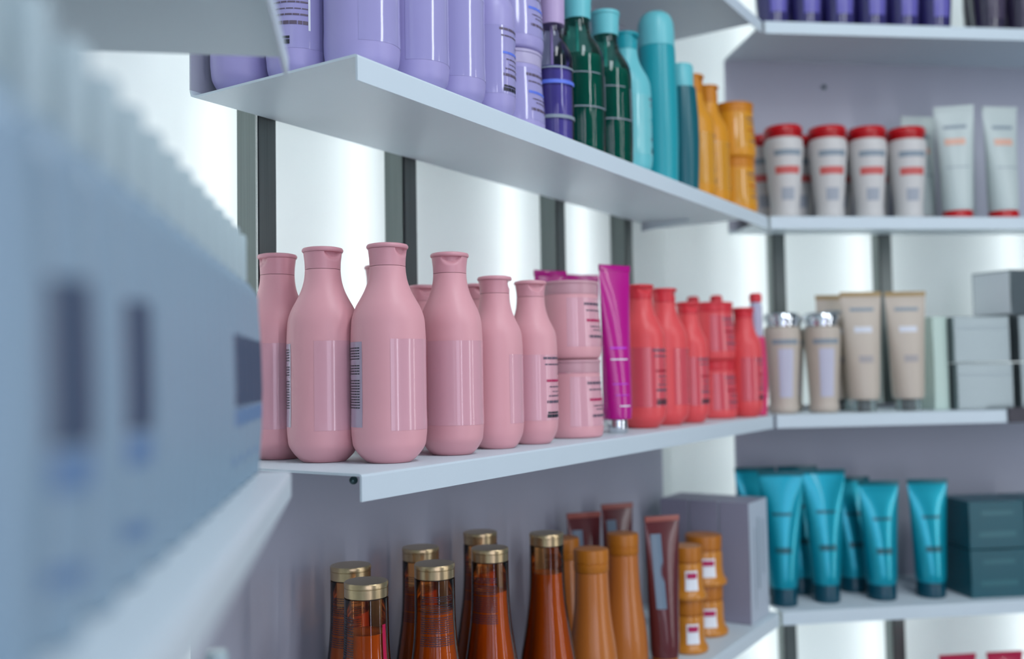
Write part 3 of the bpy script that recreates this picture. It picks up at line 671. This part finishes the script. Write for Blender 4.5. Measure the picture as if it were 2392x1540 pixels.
for s, lb in ((.345, 'left one'), (.435, 'middle one'), (.510, 'at the right edge')):
    put('cr', mkcr, 2, 'B', s, .060, 'crimson tube at the bottom right, '+lb, 'tube', 'crimson tubes', face=T2+90, dz=(.0 if s < .4 else -.0))
# ---- foreground spray bottles
names = ['at the far end, its cap by the left pink bottle', 'second from the far end']
i = 0
while True:
    s = -.018-.0310*i
    if s < -.45: break
    turned = i in (0, 1, 2, 3, 10, 12)
    for row, v in ((0, .030), (1, .064), (2, .098)):
        if row == 0 and i < 2: lb = 'pale foreground spray bottle, '+names[i]; g = 'foreground spray bottles, front row'
        elif row == 0: lb = 'pale spray bottle in the blurred front row, in the run nearer the camera'; g = 'foreground spray bottles, front row near the camera'
        else: lb = 'pale spray bottle in a back row of the blurred foreground shelf'; g = 'foreground spray bottles, back rows'
        put('sp', lambda: mini_spray(True), 0, 'b0b', s-(.012 if row == 1 else 0), v, lb, 'spray bottle', g, face=(166 if i < 4 else T0+90+36) if (turned and row == 0) else T0+270)
    i += 1
for s, v, lb in ((-.105, .030, 'the front one'), (-.112, .066, 'the one behind it')):
    put('sp', None, 0, 'b0c', s, v, 'pale spray bottle on the lower foreground shelf, '+lb, 'spray bottle', 'spray bottles on the lower foreground shelf', face=T0+270)
# ================================================================== LIGHT
w = bpy.data.worlds.new('world'); sc.world = w; w.use_nodes = True
w.node_tree.nodes['Background'].inputs[0].default_value = (.56, .78, 1.0, 1); w.node_tree.nodes['Background'].inputs[1].default_value = .17
def area(name, loc, target, sx, sy, power, colr):
    l = bpy.data.lights.new(name, 'AREA'); l.shape = 'RECTANGLE'; l.size = sx; l.size_y = sy; l.energy = power; l.color = colr
    o = bpy.data.objects.new(name, l); col.objects.link(o); o.location = loc
    o.rotation_euler = (Vector(target)-Vector(loc)).to_track_quat('-Z', 'Y').to_euler(); return o
area('ceiling_strip_lamp', (.55, .35, 2.62), (.5, .9, 1.1), .25, 1.3, 15, (.88, .95, 1))
area('ceiling_strip_lamp', (1.5, .1, 2.62), (.9, 1.4, 1.1), .25, 1.3, 15, (.90, .96, 1))
area('added_soft_light', (-.6, -2.2, 1.5), (.2, 1.2, 1.2), 1.4, 1.8, 12, (.72, .86, 1))  # broad cool light added behind the camera, no known window there
area('wall_strip_lamp', (.95, -.95, 1.35), (-.1, .9, 1.2), .10, 1.7, 6.5, (.88, .86, 1))
area('wall_strip_lamp', (1.75, .62, 1.35), (-.1, .9, 1.25), .05, 1.7, 3.5, (1, .97, .98))
area('added_soft_light', (.55, -1.5, 1.45), (-.1, .9, 1.2), .55, 1.6, 9, (.80, .80, 1))  # wide lavender light added to give the bottles a soft sheen
area('wall_strip_lamp', (2.4, -.2, 1.4), (.4, 1.3, 1.2), .25, 1.8, 9, (.92, .95, 1))

# ------------------------------------------------------------------ render look
vs = sc.view_settings; vs.view_transform = 'Standard'; vs.look = 'None'; vs.gamma = 1; vs.use_curve_mapping = False; vs.exposure = -0.22
cy = sc.cycles
cy.use_denoising = True
cy.use_adaptive_sampling = True; cy.adaptive_threshold = .03; cy.max_bounces = 8; cy.diffuse_bounces = 3; cy.transmission_bounces = 6; cy.transparent_max_bounces = 8; cy.glossy_bounces = 4
cy.caustics_reflective = False; cy.caustics_refractive = False; cy.sample_clamp_indirect = 6
